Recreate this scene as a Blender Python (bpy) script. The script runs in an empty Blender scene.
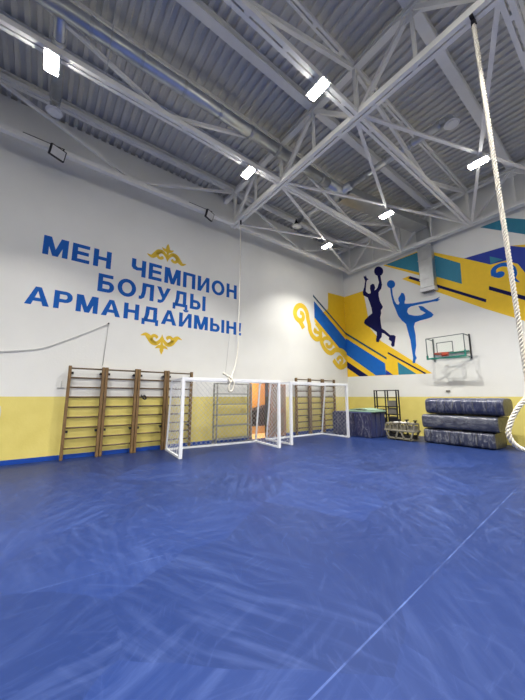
import bpy, math, random
from mathutils import Vector, Matrix, noise
from mathutils.geometry import tessellate_polygon
random.seed(7)
SC = bpy.context.scene
COL = SC.collection

# ---------------------------------------------------------------- helpers
class MB:
    """collects geometry (world coordinates) for ONE mesh"""
    def __init__(s): s.v = []; s.f = []
    def add(s, vs, fs):
        o = len(s.v); s.v += [tuple(p) for p in vs]; s.f += [tuple(o+i for i in f) for f in fs]; return s
    def box(s, x0, x1, y0, y1, z0, z1):
        vs = [(x, y, z) for z in (z0, z1) for y in (y0, y1) for x in (x0, x1)]
        return s.add(vs, [(0,2,3,1),(4,5,7,6),(0,1,5,4),(2,6,7,3),(0,4,6,2),(1,3,7,5)])
    def bar(s, p, q, w, h, up=(0,0,1)):
        p = Vector(p); q = Vector(q); d = (q-p).normalized(); up = Vector(up)
        if abs(d.dot(up)) > .98: up = Vector((0,1,0))
        a = d.cross(up).normalized()*(w/2); b = a.cross(d).normalized()*(h/2)
        vs = [e+i*a+j*b for e in (p, q) for i, j in ((-1,-1),(1,-1),(1,1),(-1,1))]
        return s.add(vs, [(0,1,2,3),(7,6,5,4),(0,4,5,1),(1,5,6,2),(2,6,7,3),(3,7,4,0)])
    def pair(s, p, q, w, h, gap, up=(0,0,1)):
        """two profiles with a slit between them"""
        p = Vector(p); q = Vector(q); d = (q-p).normalized()
        a = d.cross(Vector(up)).normalized()*((w+gap)/2)
        s.bar(p+a, q+a, w, h, up); s.bar(p-a, q-a, w, h, up)
        n = max(2, int((q-p).length/.9))
        for k in range(n+1):                       # batten plates in the slit
            m = p+(q-p)*((k+.5)/(n+1)); s.bar(m-d*.05, m+d*.05, gap, h*.9, up)
        return s
    def ibeam(s, p, q, w, h, t=.02):
        p = Vector(p); q = Vector(q); z = Vector((0,0,(h-t)/2))
        s.bar(p+z, q+z, w, t); s.bar(p-z, q-z, w, t); return s.bar(p, q, t, h-2*t)
    def tube(s, path, r, n=8, caps=True, closed=False):
        P = [Vector(p) for p in path]; m = len(P); rr = r if isinstance(r, (list, tuple)) else [r]*m
        d0 = (P[1]-P[0]).normalized(); a = d0.orthogonal().normalized(); vs = []
        for i in range(m):
            if closed: d = (P[(i+1) % m]-P[i-1]).normalized()
            else: d = (P[min(i+1,m-1)]-P[max(i-1,0)]).normalized()
            a = (a-d*a.dot(d)).normalized(); b = d.cross(a)
            for k in range(n):
                t = 2*math.pi*k/n; vs.append(P[i]+(a*math.cos(t)+b*math.sin(t))*rr[i])
        fs = [(i*n+k, i*n+(k+1) % n, (i+1)*n+(k+1) % n, (i+1)*n+k) for i in range(m-1) for k in range(n)]
        if closed: fs += [((m-1)*n+k, (m-1)*n+(k+1) % n, (k+1) % n, k) for k in range(n)]
        elif caps: fs += [tuple(range(n))[::-1], tuple((m-1)*n+k for k in range(n))]
        return s.add(vs, fs)
    def cyl(s, p, q, r, n=16, r2=None): return s.tube([p, q], [r, r if r2 is None else r2], n)
    def plate(s, pts, back):
        """flat outline pts (3D) thickened by the vector back"""
        P = [Vector(p) for p in pts]; b = Vector(back); n = len(P)
        tri = tessellate_polygon([P])
        nrm = Vector((0,0,0))
        for i in range(n): nrm += P[i].cross(P[(i+1) % n])
        flip = nrm.dot(b) > 0
        fs = []
        for t in tri:
            t = tuple(t); tn = (P[t[1]]-P[t[0]]).cross(P[t[2]]-P[t[0]])
            if tn.dot(b) > 0: t = t[::-1]
            fs.append(t); fs.append(tuple(i+n for i in t[::-1]))
        for i in range(n):
            j = (i+1) % n; q = (i, j, j+n, i+n); fs.append(q if flip else q[::-1])
        return s.add(P+[p+b for p in P], fs)

def wloc(o):
    v = Vector((0,0,0))
    while o is not None: v += o.location; o = o.parent
    return v
def obj(name, mb, mat, parent=None, smooth=False, bevel=0, label=None):
    me = bpy.data.meshes.new(name); o = bpy.data.objects.new(name, me)
    off = wloc(parent) if parent else Vector((0,0,0))
    me.from_pydata([Vector(p)-off for p in mb.v], [], mb.f); me.update()
    me.materials.append(mat)
    if smooth:
        for p in me.polygons: p.use_smooth = True
    COL.objects.link(o)
    if parent: o.parent = parent
    if bevel:
        b = o.modifiers.new('bevel', 'BEVEL'); b.width = bevel; b.segments = 2; b.limit_method = 'ANGLE'
    if label: o['label'] = label
    return o
def tag(o, label, cat, group=None):
    o['label'] = label; o['category'] = cat
    if group: o['group'] = group
    return o
def single(name, mb, mat, loc, label, cat, group=None, **k):
    """a thing that is one mesh; origin at loc"""
    o = obj(name, mb, mat, None, **k); L = Vector(loc)
    for v in o.data.vertices: v.co -= L
    o.location = L
    return tag(o, label, cat, group)
def thing(name, label, cat, loc=(0,0,0), group=None):
    o = bpy.data.objects.new(name, None); COL.objects.link(o); o.location = loc; o.empty_display_size = .1
    return tag(o, label, cat, group)
def struct(name, mb, mat, parent=None, **k):
    o = obj(name, mb, mat, parent, **k); o['kind'] = 'structure'; return o
def dup(root, loc, label, group=None):
    r = root.copy(); COL.objects.link(r); r.location = loc; r['label'] = label
    if group: r['group'] = group
    for ch in list(root.children):
        c = ch.copy(); COL.objects.link(c); c.parent = r
        for g in ch.children:
            d = g.copy(); COL.objects.link(d); d.parent = c
    return r

# ---------------------------------------------------------------- materials
def srgb(r, g, b): return tuple(((c/255)/12.92 if c/255 <= .04045 else ((c/255+.055)/1.055)**2.4) for c in (r, g, b))+(1,)
def mat(name, rgb, rough=.5, metal=0, var=.06, scale=6, bump=0, bscale=40, spec=.5, coat=0):
    m = bpy.data.materials.new(name); m.use_nodes = True; nt = m.node_tree; N = nt.nodes; L = nt.links
    b = N['Principled BSDF']; b.inputs['Roughness'].default_value = rough; b.inputs['Metallic'].default_value = metal
    b.inputs['Specular IOR Level'].default_value = spec; b.inputs['Coat Weight'].default_value = coat
    g = N.new('ShaderNodeNewGeometry'); n = N.new('ShaderNodeTexNoise'); n.inputs['Scale'].default_value = scale; n.inputs['Detail'].default_value = 4
    L.new(g.outputs['Position'], n.inputs['Vector'])
    r = N.new('ShaderNodeValToRGB'); c = srgb(*rgb)
    r.color_ramp.elements[0].position = .3; r.color_ramp.elements[1].position = .7
    r.color_ramp.elements[0].color = tuple(x*(1-var) for x in c[:3])+(1,); r.color_ramp.elements[1].color = tuple(min(1, x*(1+var)) for x in c[:3])+(1,)
    L.new(n.outputs['Fac'], r.inputs['Fac']); L.new(r.outputs['Color'], b.inputs['Base Color'])
    if bump:
        n2 = N.new('ShaderNodeTexNoise'); n2.inputs['Scale'].default_value = bscale; L.new(g.outputs['Position'], n2.inputs['Vector'])
        bp = N.new('ShaderNodeBump'); bp.inputs['Strength'].default_value = bump; bp.inputs['Distance'].default_value = .02
        L.new(n2.outputs['Fac'], bp.inputs['Height']); L.new(bp.outputs['Normal'], b.inputs['Normal'])
    return m
M = {}
M['steel'] = mat('painted_steel', (232,231,225), .6, 0, .03, 3, spec=.3)
M['deck'] = mat('zinc_deck', (204,202,194), .6, 0, .04, 2, spec=.3)
M['duct'] = mat('galvanised_duct', (205,208,212), .32, .9, .08, 5, .12, 9)
M['ductflat'] = mat('galvanised_sheet', (190,192,192), .34, .8, .08, 4)
M['white'] = mat('white_paint', (228,228,226), .4, 0, .03, 5)
M['plastic'] = mat('white_plastic', (215,215,215), .4)
M['goal'] = mat('white_goal_paint', (232,234,238), .35, 0, .03, 8)
M['net'] = mat('white_net_cord', (214,216,220), .8)
M['wood'] = mat('brown_wood', (120,94,60), .5, 0, .18, 9)
M['rung'] = mat('dark_rung_wood', (98,80,56), .5, 0, .15, 9)
M['door'] = mat('brown_door', (150,104,66), .5, 0, .15, 7)
M['galv'] = mat('grey_tube', (150,150,144), .4, .4)
M['dark'] = mat('black_metal', (34,34,38), .5, .2)
M['floodface'] = mat('flood_glass', (190,190,190), .3)
M['orange'] = mat('orange_wall', (208,150,70), .7, 0, .05, 4)
M['tan'] = mat('tan_floor', (214,174,110), .6)
M['blackbox'] = mat('black_panel', (14,14,16), .6)
M['rope'] = mat('white_rope', (212,207,194), .85, 0, .10, 60)
M['groove_shade'] = mat('groove_shade_brown', (84,72,56), .9)
M['cable'] = mat('grey_cable', (190,190,186), .6)
M['navy'] = mat('navy_paint', (13,15,76), .7, 0, .04, spec=.2)
M['blue'] = mat('blue_paint', (24,98,184), .7, 0, .04, spec=.2)
M['deepblue'] = mat('deep_blue_paint', (8,48,150), .6, 0, .04)
M['teal'] = mat('teal_paint', (36,122,148), .6, 0, .04)
M['tealline'] = mat('dark_teal_paint', (22,68,96), .6)
M['yellow'] = mat('yellow_paint', (236,194,30), .6, 0, .03)
M['gold'] = mat('gold_paint', (224,188,46), .6, 0, .05)
M['letter'] = mat('letter_blue_paint', (22,92,176), .7, 0, .03, spec=.2)
M['green_mat'] = mat('green_vinyl', (140,170,150), .5)
M['bluemat'] = mat('blue_vinyl', (52,60,104), .4)
M['hoopgreen'] = mat('green_padding', (20,116,100), .5)
M['hoopframe'] = mat('grey_frame', (96,104,104), .45, .3)
M['rim'] = mat('orange_rim', (168,62,38), .45)
M['bench'] = mat('pale_bench', (124,120,106), .55, 0, .1)
M['crate'] = mat('pale_crate', (120,116,102), .5, 0, .12)
M['greybox'] = mat('grey_box', (112,108,100), .6, 0, .1)
M['line'] = mat('white_line', (235,238,238), .5)

def nodes(m): return m.node_tree.nodes, m.node_tree.links
def wall_mat(name):
    """white plaster above a yellow oil-paint dado that ends 1.5 m up"""
    m = mat(name, (226,226,221), .55, 0, .025, 1.2, .12, 26); N, L = nodes(m); b = N['Principled BSDF']
    src = b.inputs['Base Color'].links[0].from_socket
    g = N.new('ShaderNodeNewGeometry'); sx = N.new('ShaderNodeSeparateXYZ'); L.new(g.outputs['Position'], sx.inputs[0])
    lt = N.new('ShaderNodeMath'); lt.operation = 'LESS_THAN'; lt.inputs[1].default_value = 1.51; L.new(sx.outputs['Z'], lt.inputs[0])
    n = N.new('ShaderNodeTexNoise'); n.inputs['Scale'].default_value = 2.5; L.new(g.outputs['Position'], n.inputs['Vector'])
    r = N.new('ShaderNodeValToRGB'); r.color_ramp.elements[0].color = srgb(219,203,112); r.color_ramp.elements[1].color = srgb(226,211,122)
    r.color_ramp.elements[0].position = .3; r.color_ramp.elements[1].position = .7
    L.new(n.outputs['Fac'], r.inputs['Fac'])
    mx = N.new('ShaderNodeMix'); mx.data_type = 'RGBA'; L.new(lt.outputs[0], mx.inputs['Factor']); L.new(src, mx.inputs['A']); L.new(r.outputs['Color'], mx.inputs['B'])
    L.new(mx.outputs['Result'], b.inputs['Base Color'])
    return m
M['wall'] = wall_mat('plaster_wall_with_yellow_dado')

def floor_mat():
    """blue roll-out vinyl with wiping marks, scuffs and two chalky seams"""
    m = bpy.data.materials.new('blue_vinyl_floor'); m.use_nodes = True; N, L = nodes(m); b = N['Principled BSDF']
    b.inputs['Roughness'].default_value = .42; b.inputs['Specular IOR Level'].default_value = .14
    def math_(op, a, bb=None):
        n = N.new('ShaderNodeMath'); n.operation = op
        for k, x in enumerate((a, bb)):
            if x is None: continue
            if isinstance(x, (int, float)): n.inputs[k].default_value = x
            else: L.new(x, n.inputs[k])
        return n.outputs[0]
    def ramp(x, p0, p1, c0=0, c1=1):
        n = N.new('ShaderNodeMapRange'); L.new(x, n.inputs['Value'])
        n.inputs['From Min'].default_value = p0; n.inputs['From Max'].default_value = p1
        n.inputs['To Min'].default_value = c0; n.inputs['To Max'].default_value = c1; return n.outputs['Result']
    g = N.new('ShaderNodeNewGeometry'); pos = g.outputs['Position']; sx = N.new('ShaderNodeSeparateXYZ'); L.new(pos, sx.inputs[0])
    def warp(amount, sc):
        n = N.new('ShaderNodeTexNoise'); n.inputs['Scale'].default_value = sc; L.new(pos, n.inputs['Vector'])
        v = N.new('ShaderNodeVectorMath'); v.operation = 'MULTIPLY_ADD'; L.new(n.outputs['Color'], v.inputs[0]); v.inputs[1].default_value = (amount,)*3; L.new(pos, v.inputs[2]); return v.outputs[0]
    def swipes(vs, stretch, nsc, seed):
        vo = N.new('ShaderNodeTexVoronoi'); vo.inputs['Scale'].default_value = vs; L.new(warp(.5, .9), vo.inputs['Vector'])
        sc = N.new('ShaderNodeSeparateColor'); L.new(vo.outputs['Color'], sc.inputs[0])
        ang = math_('MULTIPLY', sc.outputs[0], 3.14+seed)
        ro = N.new('ShaderNodeVectorRotate'); ro.rotation_type = 'Z_AXIS'; L.new(warp(.35, .7), ro.inputs['Vector']); L.new(ang, ro.inputs['Angle'])
        mp = N.new('ShaderNodeMapping'); mp.inputs['Scale'].default_value = (1, stretch, 1); mp.inputs['Location'].default_value = (seed, seed*2, 0); L.new(ro.outputs[0], mp.inputs['Vector'])
        n = N.new('ShaderNodeTexNoise'); n.inputs['Scale'].default_value = nsc; n.inputs['Detail'].default_value = 5; n.inputs['Roughness'].default_value = .6; L.new(mp.outputs[0], n.inputs['Vector'])
        return n.outputs['Fac'], sc.outputs[1]
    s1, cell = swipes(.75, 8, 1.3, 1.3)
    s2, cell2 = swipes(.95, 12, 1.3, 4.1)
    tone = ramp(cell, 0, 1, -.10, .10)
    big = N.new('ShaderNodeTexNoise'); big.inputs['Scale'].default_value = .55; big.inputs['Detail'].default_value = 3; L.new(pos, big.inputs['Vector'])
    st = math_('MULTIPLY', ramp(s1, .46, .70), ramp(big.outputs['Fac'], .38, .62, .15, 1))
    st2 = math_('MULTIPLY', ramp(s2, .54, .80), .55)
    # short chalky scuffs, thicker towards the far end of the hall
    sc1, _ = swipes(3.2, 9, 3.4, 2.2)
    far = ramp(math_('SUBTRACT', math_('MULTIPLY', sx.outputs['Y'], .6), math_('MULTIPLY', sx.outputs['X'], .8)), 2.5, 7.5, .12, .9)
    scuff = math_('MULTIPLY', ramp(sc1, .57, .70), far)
    # roll seams
    def seam(x0, k, ya, yb, w):
        d = math_('ABSOLUTE', math_('ADD', sx.outputs['X'], math_('ADD', math_('MULTIPLY', sx.outputs['Y'], -k), -x0)))
        a = math_('LESS_THAN', d, w)
        n = N.new('ShaderNodeTexNoise'); n.inputs['Scale'].default_value = 3.5; n.inputs['Detail'].default_value = 6; L.new(pos, n.inputs['Vector'])
        e = math_('MULTIPLY', math_('GREATER_THAN', sx.outputs['Y'], ya), math_('LESS_THAN', sx.outputs['Y'], yb))
        return math_('MULTIPLY', math_('MULTIPLY', a, e), ramp(n.outputs['Fac'], .34, .62, .05, .6))
    sm = math_('ADD', seam(-1.155, -.0615, .9, 6.4, .006), math_('MULTIPLY', seam(-3.14, .10, .05, 1.1, .004), .6))
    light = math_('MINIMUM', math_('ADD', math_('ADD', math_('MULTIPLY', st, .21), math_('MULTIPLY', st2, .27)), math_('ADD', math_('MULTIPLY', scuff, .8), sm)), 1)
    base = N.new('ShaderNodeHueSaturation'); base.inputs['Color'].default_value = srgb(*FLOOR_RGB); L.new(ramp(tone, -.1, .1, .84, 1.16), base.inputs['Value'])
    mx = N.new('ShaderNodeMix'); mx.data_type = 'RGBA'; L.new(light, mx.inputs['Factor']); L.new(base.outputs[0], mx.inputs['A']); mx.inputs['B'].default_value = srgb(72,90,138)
    L.new(mx.outputs['Result'], b.inputs['Base Color'])
    L.new(ramp(light, 0, .6, .38, .6), b.inputs['Roughness'])
    return m
FLOOR_RGB = (21,38,82)
M['floor'] = floor_mat()

def wrap_mat(name, base, film, streak, banded=True):
    """vinyl under creased transparent wrapping: pale reflections on its bands and wrinkles are put into the colour"""
    m = bpy.data.materials.new(name); m.use_nodes = True; N, L = nodes(m); b = N['Principled BSDF']
    b.inputs['Roughness'].default_value = .3; b.inputs['Coat Weight'].default_value = .4; b.inputs['Coat Roughness'].default_value = .15
    g = N.new('ShaderNodeNewGeometry')
    mp = N.new('ShaderNodeMapping'); mp.inputs['Scale'].default_value = (1.0, 1.5, 3.2) if not banded else (2.6, 1.2, .9); L.new(g.outputs['Position'], mp.inputs['Vector'])
    n = N.new('ShaderNodeTexNoise'); n.inputs['Scale'].default_value = 3.2; n.inputs['Detail'].default_value = 7; n.inputs['Roughness'].default_value = .65; n.inputs['Distortion'].default_value = 1.6; L.new(mp.outputs[0], n.inputs['Vector'])
    r = N.new('ShaderNodeValToRGB'); E = r.color_ramp.elements
    E[0].position = .33; E[0].color = srgb(*base); E[1].position = .64; E[1].color = srgb(*film)
    e = E.new(.50); e.color = srgb(*streak)
    L.new(n.outputs['Fac'], r.inputs['Fac']); L.new(r.outputs[0], b.inputs['Base Color'])
    bp = N.new('ShaderNodeBump'); bp.inputs['Strength'].default_value = .7; bp.inputs['Distance'].default_value = .03; L.new(n.outputs['Fac'], bp.inputs['Height']); L.new(bp.outputs[0], b.inputs['Normal'])
    return m
M['wrap1'] = wrap_mat('wrapped_navy_a', (30,35,66), (104,106,116), (45,50,78))
M['wrap2'] = wrap_mat('wrapped_navy_b', (46,49,66), (104,106,112), (67,70,84), False)
M['wrap3'] = wrap_mat('wrapped_navy_c', (37,41,65), (118,120,126), (58,62,80))
M['film_end'] = mat('folded_film', (64,64,56), .4, 0, .2, 10, .6, 14)  # olive reflection of the yellow wall is put into this film colour

def glass():
    m = bpy.data.materials.new('backboard_glass'); m.use_nodes = True; N, L = nodes(m)
    tr = N.new('ShaderNodeBsdfTransparent'); tr.inputs['Color'].default_value = (.985,.995,.99,1)
    gl = N.new('ShaderNodeBsdfGlossy'); gl.inputs['Roughness'].default_value = .03; mx = N.new('ShaderNodeMixShader'); fr = N.new('ShaderNodeFresnel'); fr.inputs['IOR'].default_value = 1.10
    L.new(fr.outputs[0], mx.inputs[0]); L.new(tr.outputs[0], mx.inputs[1]); L.new(gl.outputs[0], mx.inputs[2]); L.new(mx.outputs[0], N['Material Output'].inputs['Surface'])
    return m
M['glass'] = glass()
def lamp():
    m = bpy.data.materials.new('lit_lamp'); m.use_nodes = True; b = m.node_tree.nodes['Principled BSDF']
    b.inputs['Emission Color'].default_value = LCOL+(1,); b.inputs['Emission Strength'].default_value = LAMP
    return m
LAMP = 48
AREA = 60
SPREAD = 108
EXPO = 1.40
LCOL = (1,.965,.90)
M['lamp'] = lamp()

# ---------------------------------------------------------------- the hall
XW, YW, XR, YF, ZT = -8.9, 12.0, 8.0, -11.0, 9.07
fl = struct('floor', MB().box(XW-.2, XR+.2, YF-.2, YW+.2, -.15, 0), M['floor'])
DY0, DY1, DZ = 6.2, 7.03, 2.04; pitch_ = .205
ZL = ZT-.07
w = MB().box(XW-.2, XW, YF, DY0, 0, ZL).box(XW-.2, XW, DY1, YW, 0, ZL).box(XW-.2, XW, DY0, DY1, DZ, ZL)
for k in range(int((YW-YF)/pitch_)): w.box(XW-.2, XW-.01, YF+k*pitch_-.2, YF+k*pitch_-.2+.075, ZL, ZT)
wl = struct('wall_left', w, M['wall'])
wb = struct('wall_back', MB().box(XW-.2, XR+.2, YW, YW+.2, 0, ZT), M['wall'])
struct('wall_right', MB().box(XR, XR+.2, YF, YW, 0, ZT), M['wall'])
struct('wall_front', MB().box(XW-.2, XR+.2, YF-.2, YF, 0, ZT), M['wall'])
M['skirt'] = mat('blue_skirting', (12,66,160), .5)
struct('baseboard_left', MB().box(XW, XW+.012, YF, DY0, 0, .105).box(XW, XW+.012, DY1+.06, YW, 0, .105), M['skirt'])
# corrugated roof deck: flutes run across the hall
d = MB(); pitch = .205; n = int((YW-YF+.4)/pitch); prof = []
for i in range(n):
    y = YF-.2+i*pitch; prof += [(y, ZT), (y+.075, ZT), (y+.095, ZT+.055), (y+.185, ZT+.055)]
vs = []; fs = []
for x in (XW-.2, XR+.2):
    for y, z in prof: vs.append((x, y, z))
m_ = len(prof)
for i in range(m_-1): fs.append((i, i+1, m_+i+1, m_+i))
d.add(vs, fs); d.box(XW-.2, XR+.2, YF-.2, YW+.2, ZT+.10, ZT+.16)
struct('ceiling', d, M['deck'])
# corridor seen through the doorway
struct('wall_corridor', MB().box(-11.0, -10.9, 5.4, 9.2, 0, 2.7).box(-10.9, XW-.2, 5.3, 5.4, 0, 2.7).box(-10.9, XW-.2, 9.2, 9.3, 0, 2.7).box(-11, XW-.2, 5.3, 9.3, 2.7, 2.8), M['orange'])
struct('floor_corridor', MB().box(-11.0, XW-.2, 5.3, 9.3, -.15, 0).box(XW-.2, XW, DY0, DY1, .0, .006), M['tan'])
struct('trim_doorway', MB().box(XW-.2, XW+.02, DY0-.05, DY0, 0, DZ+.05).box(XW-.2, XW+.02, DY1, DY1+.05, 0, DZ+.05).box(XW-.2, XW+.02, DY0, DY1, DZ, DZ+.05), M['door'])
cl = bpy.data.lights.new('corridor_fill', 'AREA'); cl.energy = 36; cl.size = .6; clo = bpy.data.objects.new('corridor_fill', cl); COL.objects.link(clo); clo.location = (-10.0, 7.0, 2.65)  # unseen light without a fixture, added to brighten the corridor

# paint on the walls
def painted(name, polys, wall, mat_, depth, label):
    """polys are (y,z) on the left wall or (x,z) on the back wall"""
    mb = MB()
    for i, p in enumerate(polys):
        dd = depth+.0005*(i % 5)
        if wall is wl: mb.plate([(XW+dd, a, z) for a, z in p], (-dd+.0002, 0, 0))
        else: mb.plate([(a, YW-dd, z) for a, z in p], (0, dd-.0002, 0))
    o = obj(name, mb, mat_, wall, label=label); o['kind'] = 'structure'; return o
def stroke(pts, ws):
    """ribbon polygon along pts with widths ws, smoothed"""
    P = [Vector((a, b)) for a, b in pts]; Q = []; W = []
    if not isinstance(ws, (list, tuple)): ws = [ws]*len(P)
    for i in range(len(P)-1):
        p0, p1, p2, p3 = P[max(i-1,0)], P[i], P[i+1], P[min(i+2, len(P)-1)]
        for k in range(5):
            t = k/5
            Q.append(.5*((2*p1)+(p2-p0)*t+(2*p0-5*p1+4*p2-p3)*t*t+(3*p1-p0-3*p2+p3)*t**3)); W.append(ws[i]+(ws[i+1]-ws[i])*t)
    Q.append(P[-1]); W.append(ws[-1]); out = []
    L_ = []; R_ = []
    for i, q in enumerate(Q):
        d_ = (Q[min(i+1, len(Q)-1)]-Q[max(i-1, 0)]).normalized(); nn = Vector((-d_.y, d_.x))*W[i]/2
        L_.append(q+nn); R_.append(q-nn)
    for i in range(len(Q)-1): out.append([tuple(L_[i]), tuple(L_[i+1]), tuple(R_[i+1]), tuple(R_[i])])
    return out
def ellipse(cx, cy, rx, ry, n=28): return [(cx+rx*math.cos(2*math.pi*k/n), cy+ry*math.sin(2*math.pi*k/n)) for k in range(n)]

# bold sans capitals on a unit height
S = .235
def V(x, y0=0, y1=1, s=S): return [(x, y0), (x+s, y0), (x+s, y1), (x, y1)]
def H(x0, x1, y, t=.19): return [(x0, y), (x1, y), (x1, y+t), (x0, y+t)]
def bowl(x0, x1, y0, y1, t=.19):
    """right-closed bowl: outline halves as quads"""
    r = (y1-y0)/2; cx = x1-r; cy = (y0+y1)/2; out = [[(x0, y0), (cx, y0), (cx, y0+t), (x0, y0+t)], [(x0, y1-t), (cx, y1-t), (cx, y1), (x0, y1)]]
    n = 10
    for k in range(n):
        a = -math.pi/2+math.pi*k/n; b = -math.pi/2+math.pi*(k+1)/n; ri = r-t; rx = r-S
        out.append([(cx+rx*math.cos(a), cy+ri*math.sin(a)), (cx+r*math.cos(a), cy+r*math.sin(a)), (cx+r*math.cos(b), cy+r*math.sin(b)), (cx+rx*math.cos(b), cy+ri*math.sin(b))])
    return out
def ring(w_, n=28):
    out = []
    for k in range(n):
        a = 2*math.pi*k/n; b = 2*math.pi*(k+1)/n; f = lambda t, i: (w_/2+(w_/2-S*i)*math.cos(t), .5+(.52-.2*i)*math.sin(t))
        out.append([f(a, 1), f(a, 0), f(b, 0), f(b, 1)])
    return out
def short_i(): return [V(0), V(.62), [(0+S*.5, 0), (S+.02, .12), (.62+S*.5, 1), (.62, .88)], [(S, .0), (S, .33), (.62, 1), (.62, .67)]]
G = {
 'М': (1.02, [V(0), V(1.02-S), [(S*.2, 1), (.31, 1), (.62, 0), (.40, 0)], [(1.02-S*.2, 1), (.71, 1), (.40, 0), (.62, 0)]]),
 'Е': (.78, [V(0), H(0, .78, 0), H(0, .73, .42), H(0, .76, .81)]),
 'Н': (.84, [V(0), V(.84-S), H(0, .84, .42)]),
 'Ч': (.80, [V(.80-S), V(0, .52, 1), [(0, .52), (.10, .38), (.3, .33), (.8, .42), (.8, .58), (.34, .52), (S, .60)]]),
 'П': (.84, [V(0), V(.84-S), H(0, .84, .81)]),
 'И': (.86, short_i()),
 'Й': (.86, short_i()+[[(.22, 1.22), (.30, 1.10), (.43, 1.06), (.43, 1.16), (.36, 1.18), (.33, 1.24)], [(.64, 1.22), (.56, 1.10), (.43, 1.06), (.43, 1.16), (.50, 1.18), (.53, 1.24)]]),
 'О': (1.0, ring(1.0)),
 'Б': (.82, [V(0), H(0, .74, .81)]+bowl(0, .82, 0, .62)),
 'Л': (.86, [V(.86-S), H(.2, .86, .81), [(.18, 1), (.42, 1), (.38, .4), (.30, .12), (.14, 0), (0, 0), (0, .19), (.10, .2), (.16, .45)]]),
 'У': (.86, [[(0, 1), (.26, 1), (.53, .40), (.38, .24)], [(.86, 1), (.62, 1), (.30, .2), (.18, .19), (.08, .2), (.08, .0), (.25, -.01), (.42, .08), (.52, .25)]]),
 'Д': (.98, [H(0, .98, 0), V(0, -.2, .1, .18), V(.80, -.2, .1, .18), V(.66, 0, 1, .23), H(.24, .89, .81), [(.22, 1), (.45, 1), (.42, .5), (.33, .12), (.10, .12), (.18, .45)]]),
 'Ы': (1.12, [V(0), V(1.12-S)]+bowl(0, .76, 0, .62)),
 'А': (.98, [[(0, 0), (.26, 0), (.56, 1), (.37, 1)], [(.98, 0), (.72, 0), (.42, 1), (.61, 1)], H(.22, .76, .22, .18)]),
 'Р': (.80, [V(0)]+bowl(0, .80, .36, 1)),
 '!': (.26, [[(.02, 1), (.25, 1), (.20, .30), (.07, .30)], V(.02, 0, .2, .23)]),
}
def word(text, y0, y1, z0, z1, label):
    gap = .17; tot = sum(G[c][0] for c in text)+gap*(len(text)-1); k = (y1-y0)/tot; h = z1-z0; x = 0; polys = []
    for c in text:
        for p in G[c][1]: polys.append([(y0+(x+a)*k, z0+b*h) for a, b in p])
        x += G[c][0]+gap
    painted('painted_word', polys, wl, M['letter'], .003, label)
word('МЕН', -.27, 1.30, 5.10, 5.61, 'blue painted word of three letters, first in the top line')
word('ЧЕМПИОН', 1.85, 5.54, 5.09, 5.62, 'blue painted word of seven letters, second in the top line')
word('БОЛУДЫ', 1.02, 4.29, 4.40, 4.92, 'blue painted word making the middle line')
word('АРМАНДАЙМЫН!', -.49, 5.76, 3.74, 4.21, 'blue painted bottom word ending in an exclamation mark')

painted('painted_field', [[(10.76,6.519),(11.997,6.574),(11.997,2.474),(11.997,3.204),(9.735,4.908),(9.742,5.074),(10.715,5.683)]], wl, M['yellow'], 0.002, 'yellow painted field of the mural, wrapping the corner')
painted('painted_stripe', [[(9.748,5.887),(11.997,4.316),(11.997,3.459),(9.742,5.093)]], wl, M['blue'], 0.004, 'broad blue painted stripe running down to the corner')
painted('painted_stripe', [[(9.693,6.189),(11.997,4.698),(11.997,4.594),(9.689,6.087)]], wl, M['tealline'], 0.004, 'thin dark teal painted line above the blue stripe')
painted('painted_field', [[(-8.897,6.547),(-7.788,6.55),(-7.671,5.818),(-7.533,4.671),(-7.028,3.977),(-6.002,3.184),(-4.993,2.396),(-8.897,2.472)]], wb, M['yellow'], 0.002, 'yellow painted field of the mural behind the basketball player')
painted('painted_stripe', [[(-8.897,4.397),(-6.909,2.957),(-6.889,2.451),(-7.377,2.453),(-8.897,3.569)]], wb, M['blue'], 0.004, 'broad blue painted stripe carried on along the far wall')
painted('painted_stripe', [[(-6.883,2.665),(-6.58,2.437),(-6.898,2.448)]], wb, M['deepblue'], 0.005, 'deep blue painted edge under the blue stripe')
painted('painted_stripe', [[(-8.897,4.703),(-6.811,3.204),(-6.818,3.116),(-8.897,4.589)]], wb, M['tealline'], 0.004, 'thin dark teal painted line along the far wall')
painted('painted_stripe', [[(-8.897,3.234),(-7.756,2.452),(-8.233,2.46),(-8.897,2.913)]], wb, M['navy'], 0.004, 'short black painted stripe low by the corner')
painted('painted_triangle', [[(-6.332,2.964),(-5.596,2.411),(-6.334,2.423)]], wb, M['teal'], 0.004, 'teal painted triangle at the foot of the mural')
painted('painted_stripe', [[(-6.734,3.443),(-5.212,2.418),(-5.278,2.391),(-6.757,3.375)]], wb, M['navy'], 0.004, 'thin black painted line ending under the gymnast')
painted('painted_field', [[(-6.687,7.443),(-5.158,7.488),(-4.573,7.221),(-3.541,6.537),(-2.269,6.471),(-0.316,5.857),(-0.067,2.421),(-2.12,3.866),(-3.13,4.527),(-5.105,5.948),(-5.871,6.518),(-5.567,6.55),(-5.103,6.218),(-5.088,6.394)]], wb, M['yellow'], 0.002, 'yellow painted band of the mural high on the far wall')
painted('painted_stripe', [[(-6.564,7.44),(-5.162,7.44),(-4.583,7.105),(-3.675,6.396),(-3.695,5.596),(-4.57,6.198),(-5.154,6.556)]], wb, M['teal'], 0.004, 'teal painted band crossing behind the wall duct')
painted('painted_stripe', [[(-5.526,6.527),(-3.031,4.828),(-3.053,4.723),(-5.616,6.46)]], wb, M['navy'], 0.004, 'black painted line below the teal band')
painted('painted_stripe', [[(-2.912,5.273),(-0.584,3.654),(-0.6,3.517),(-2.926,5.14)]], wb, M['navy'], 0.004, 'black painted line behind the thick rope')
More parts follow.
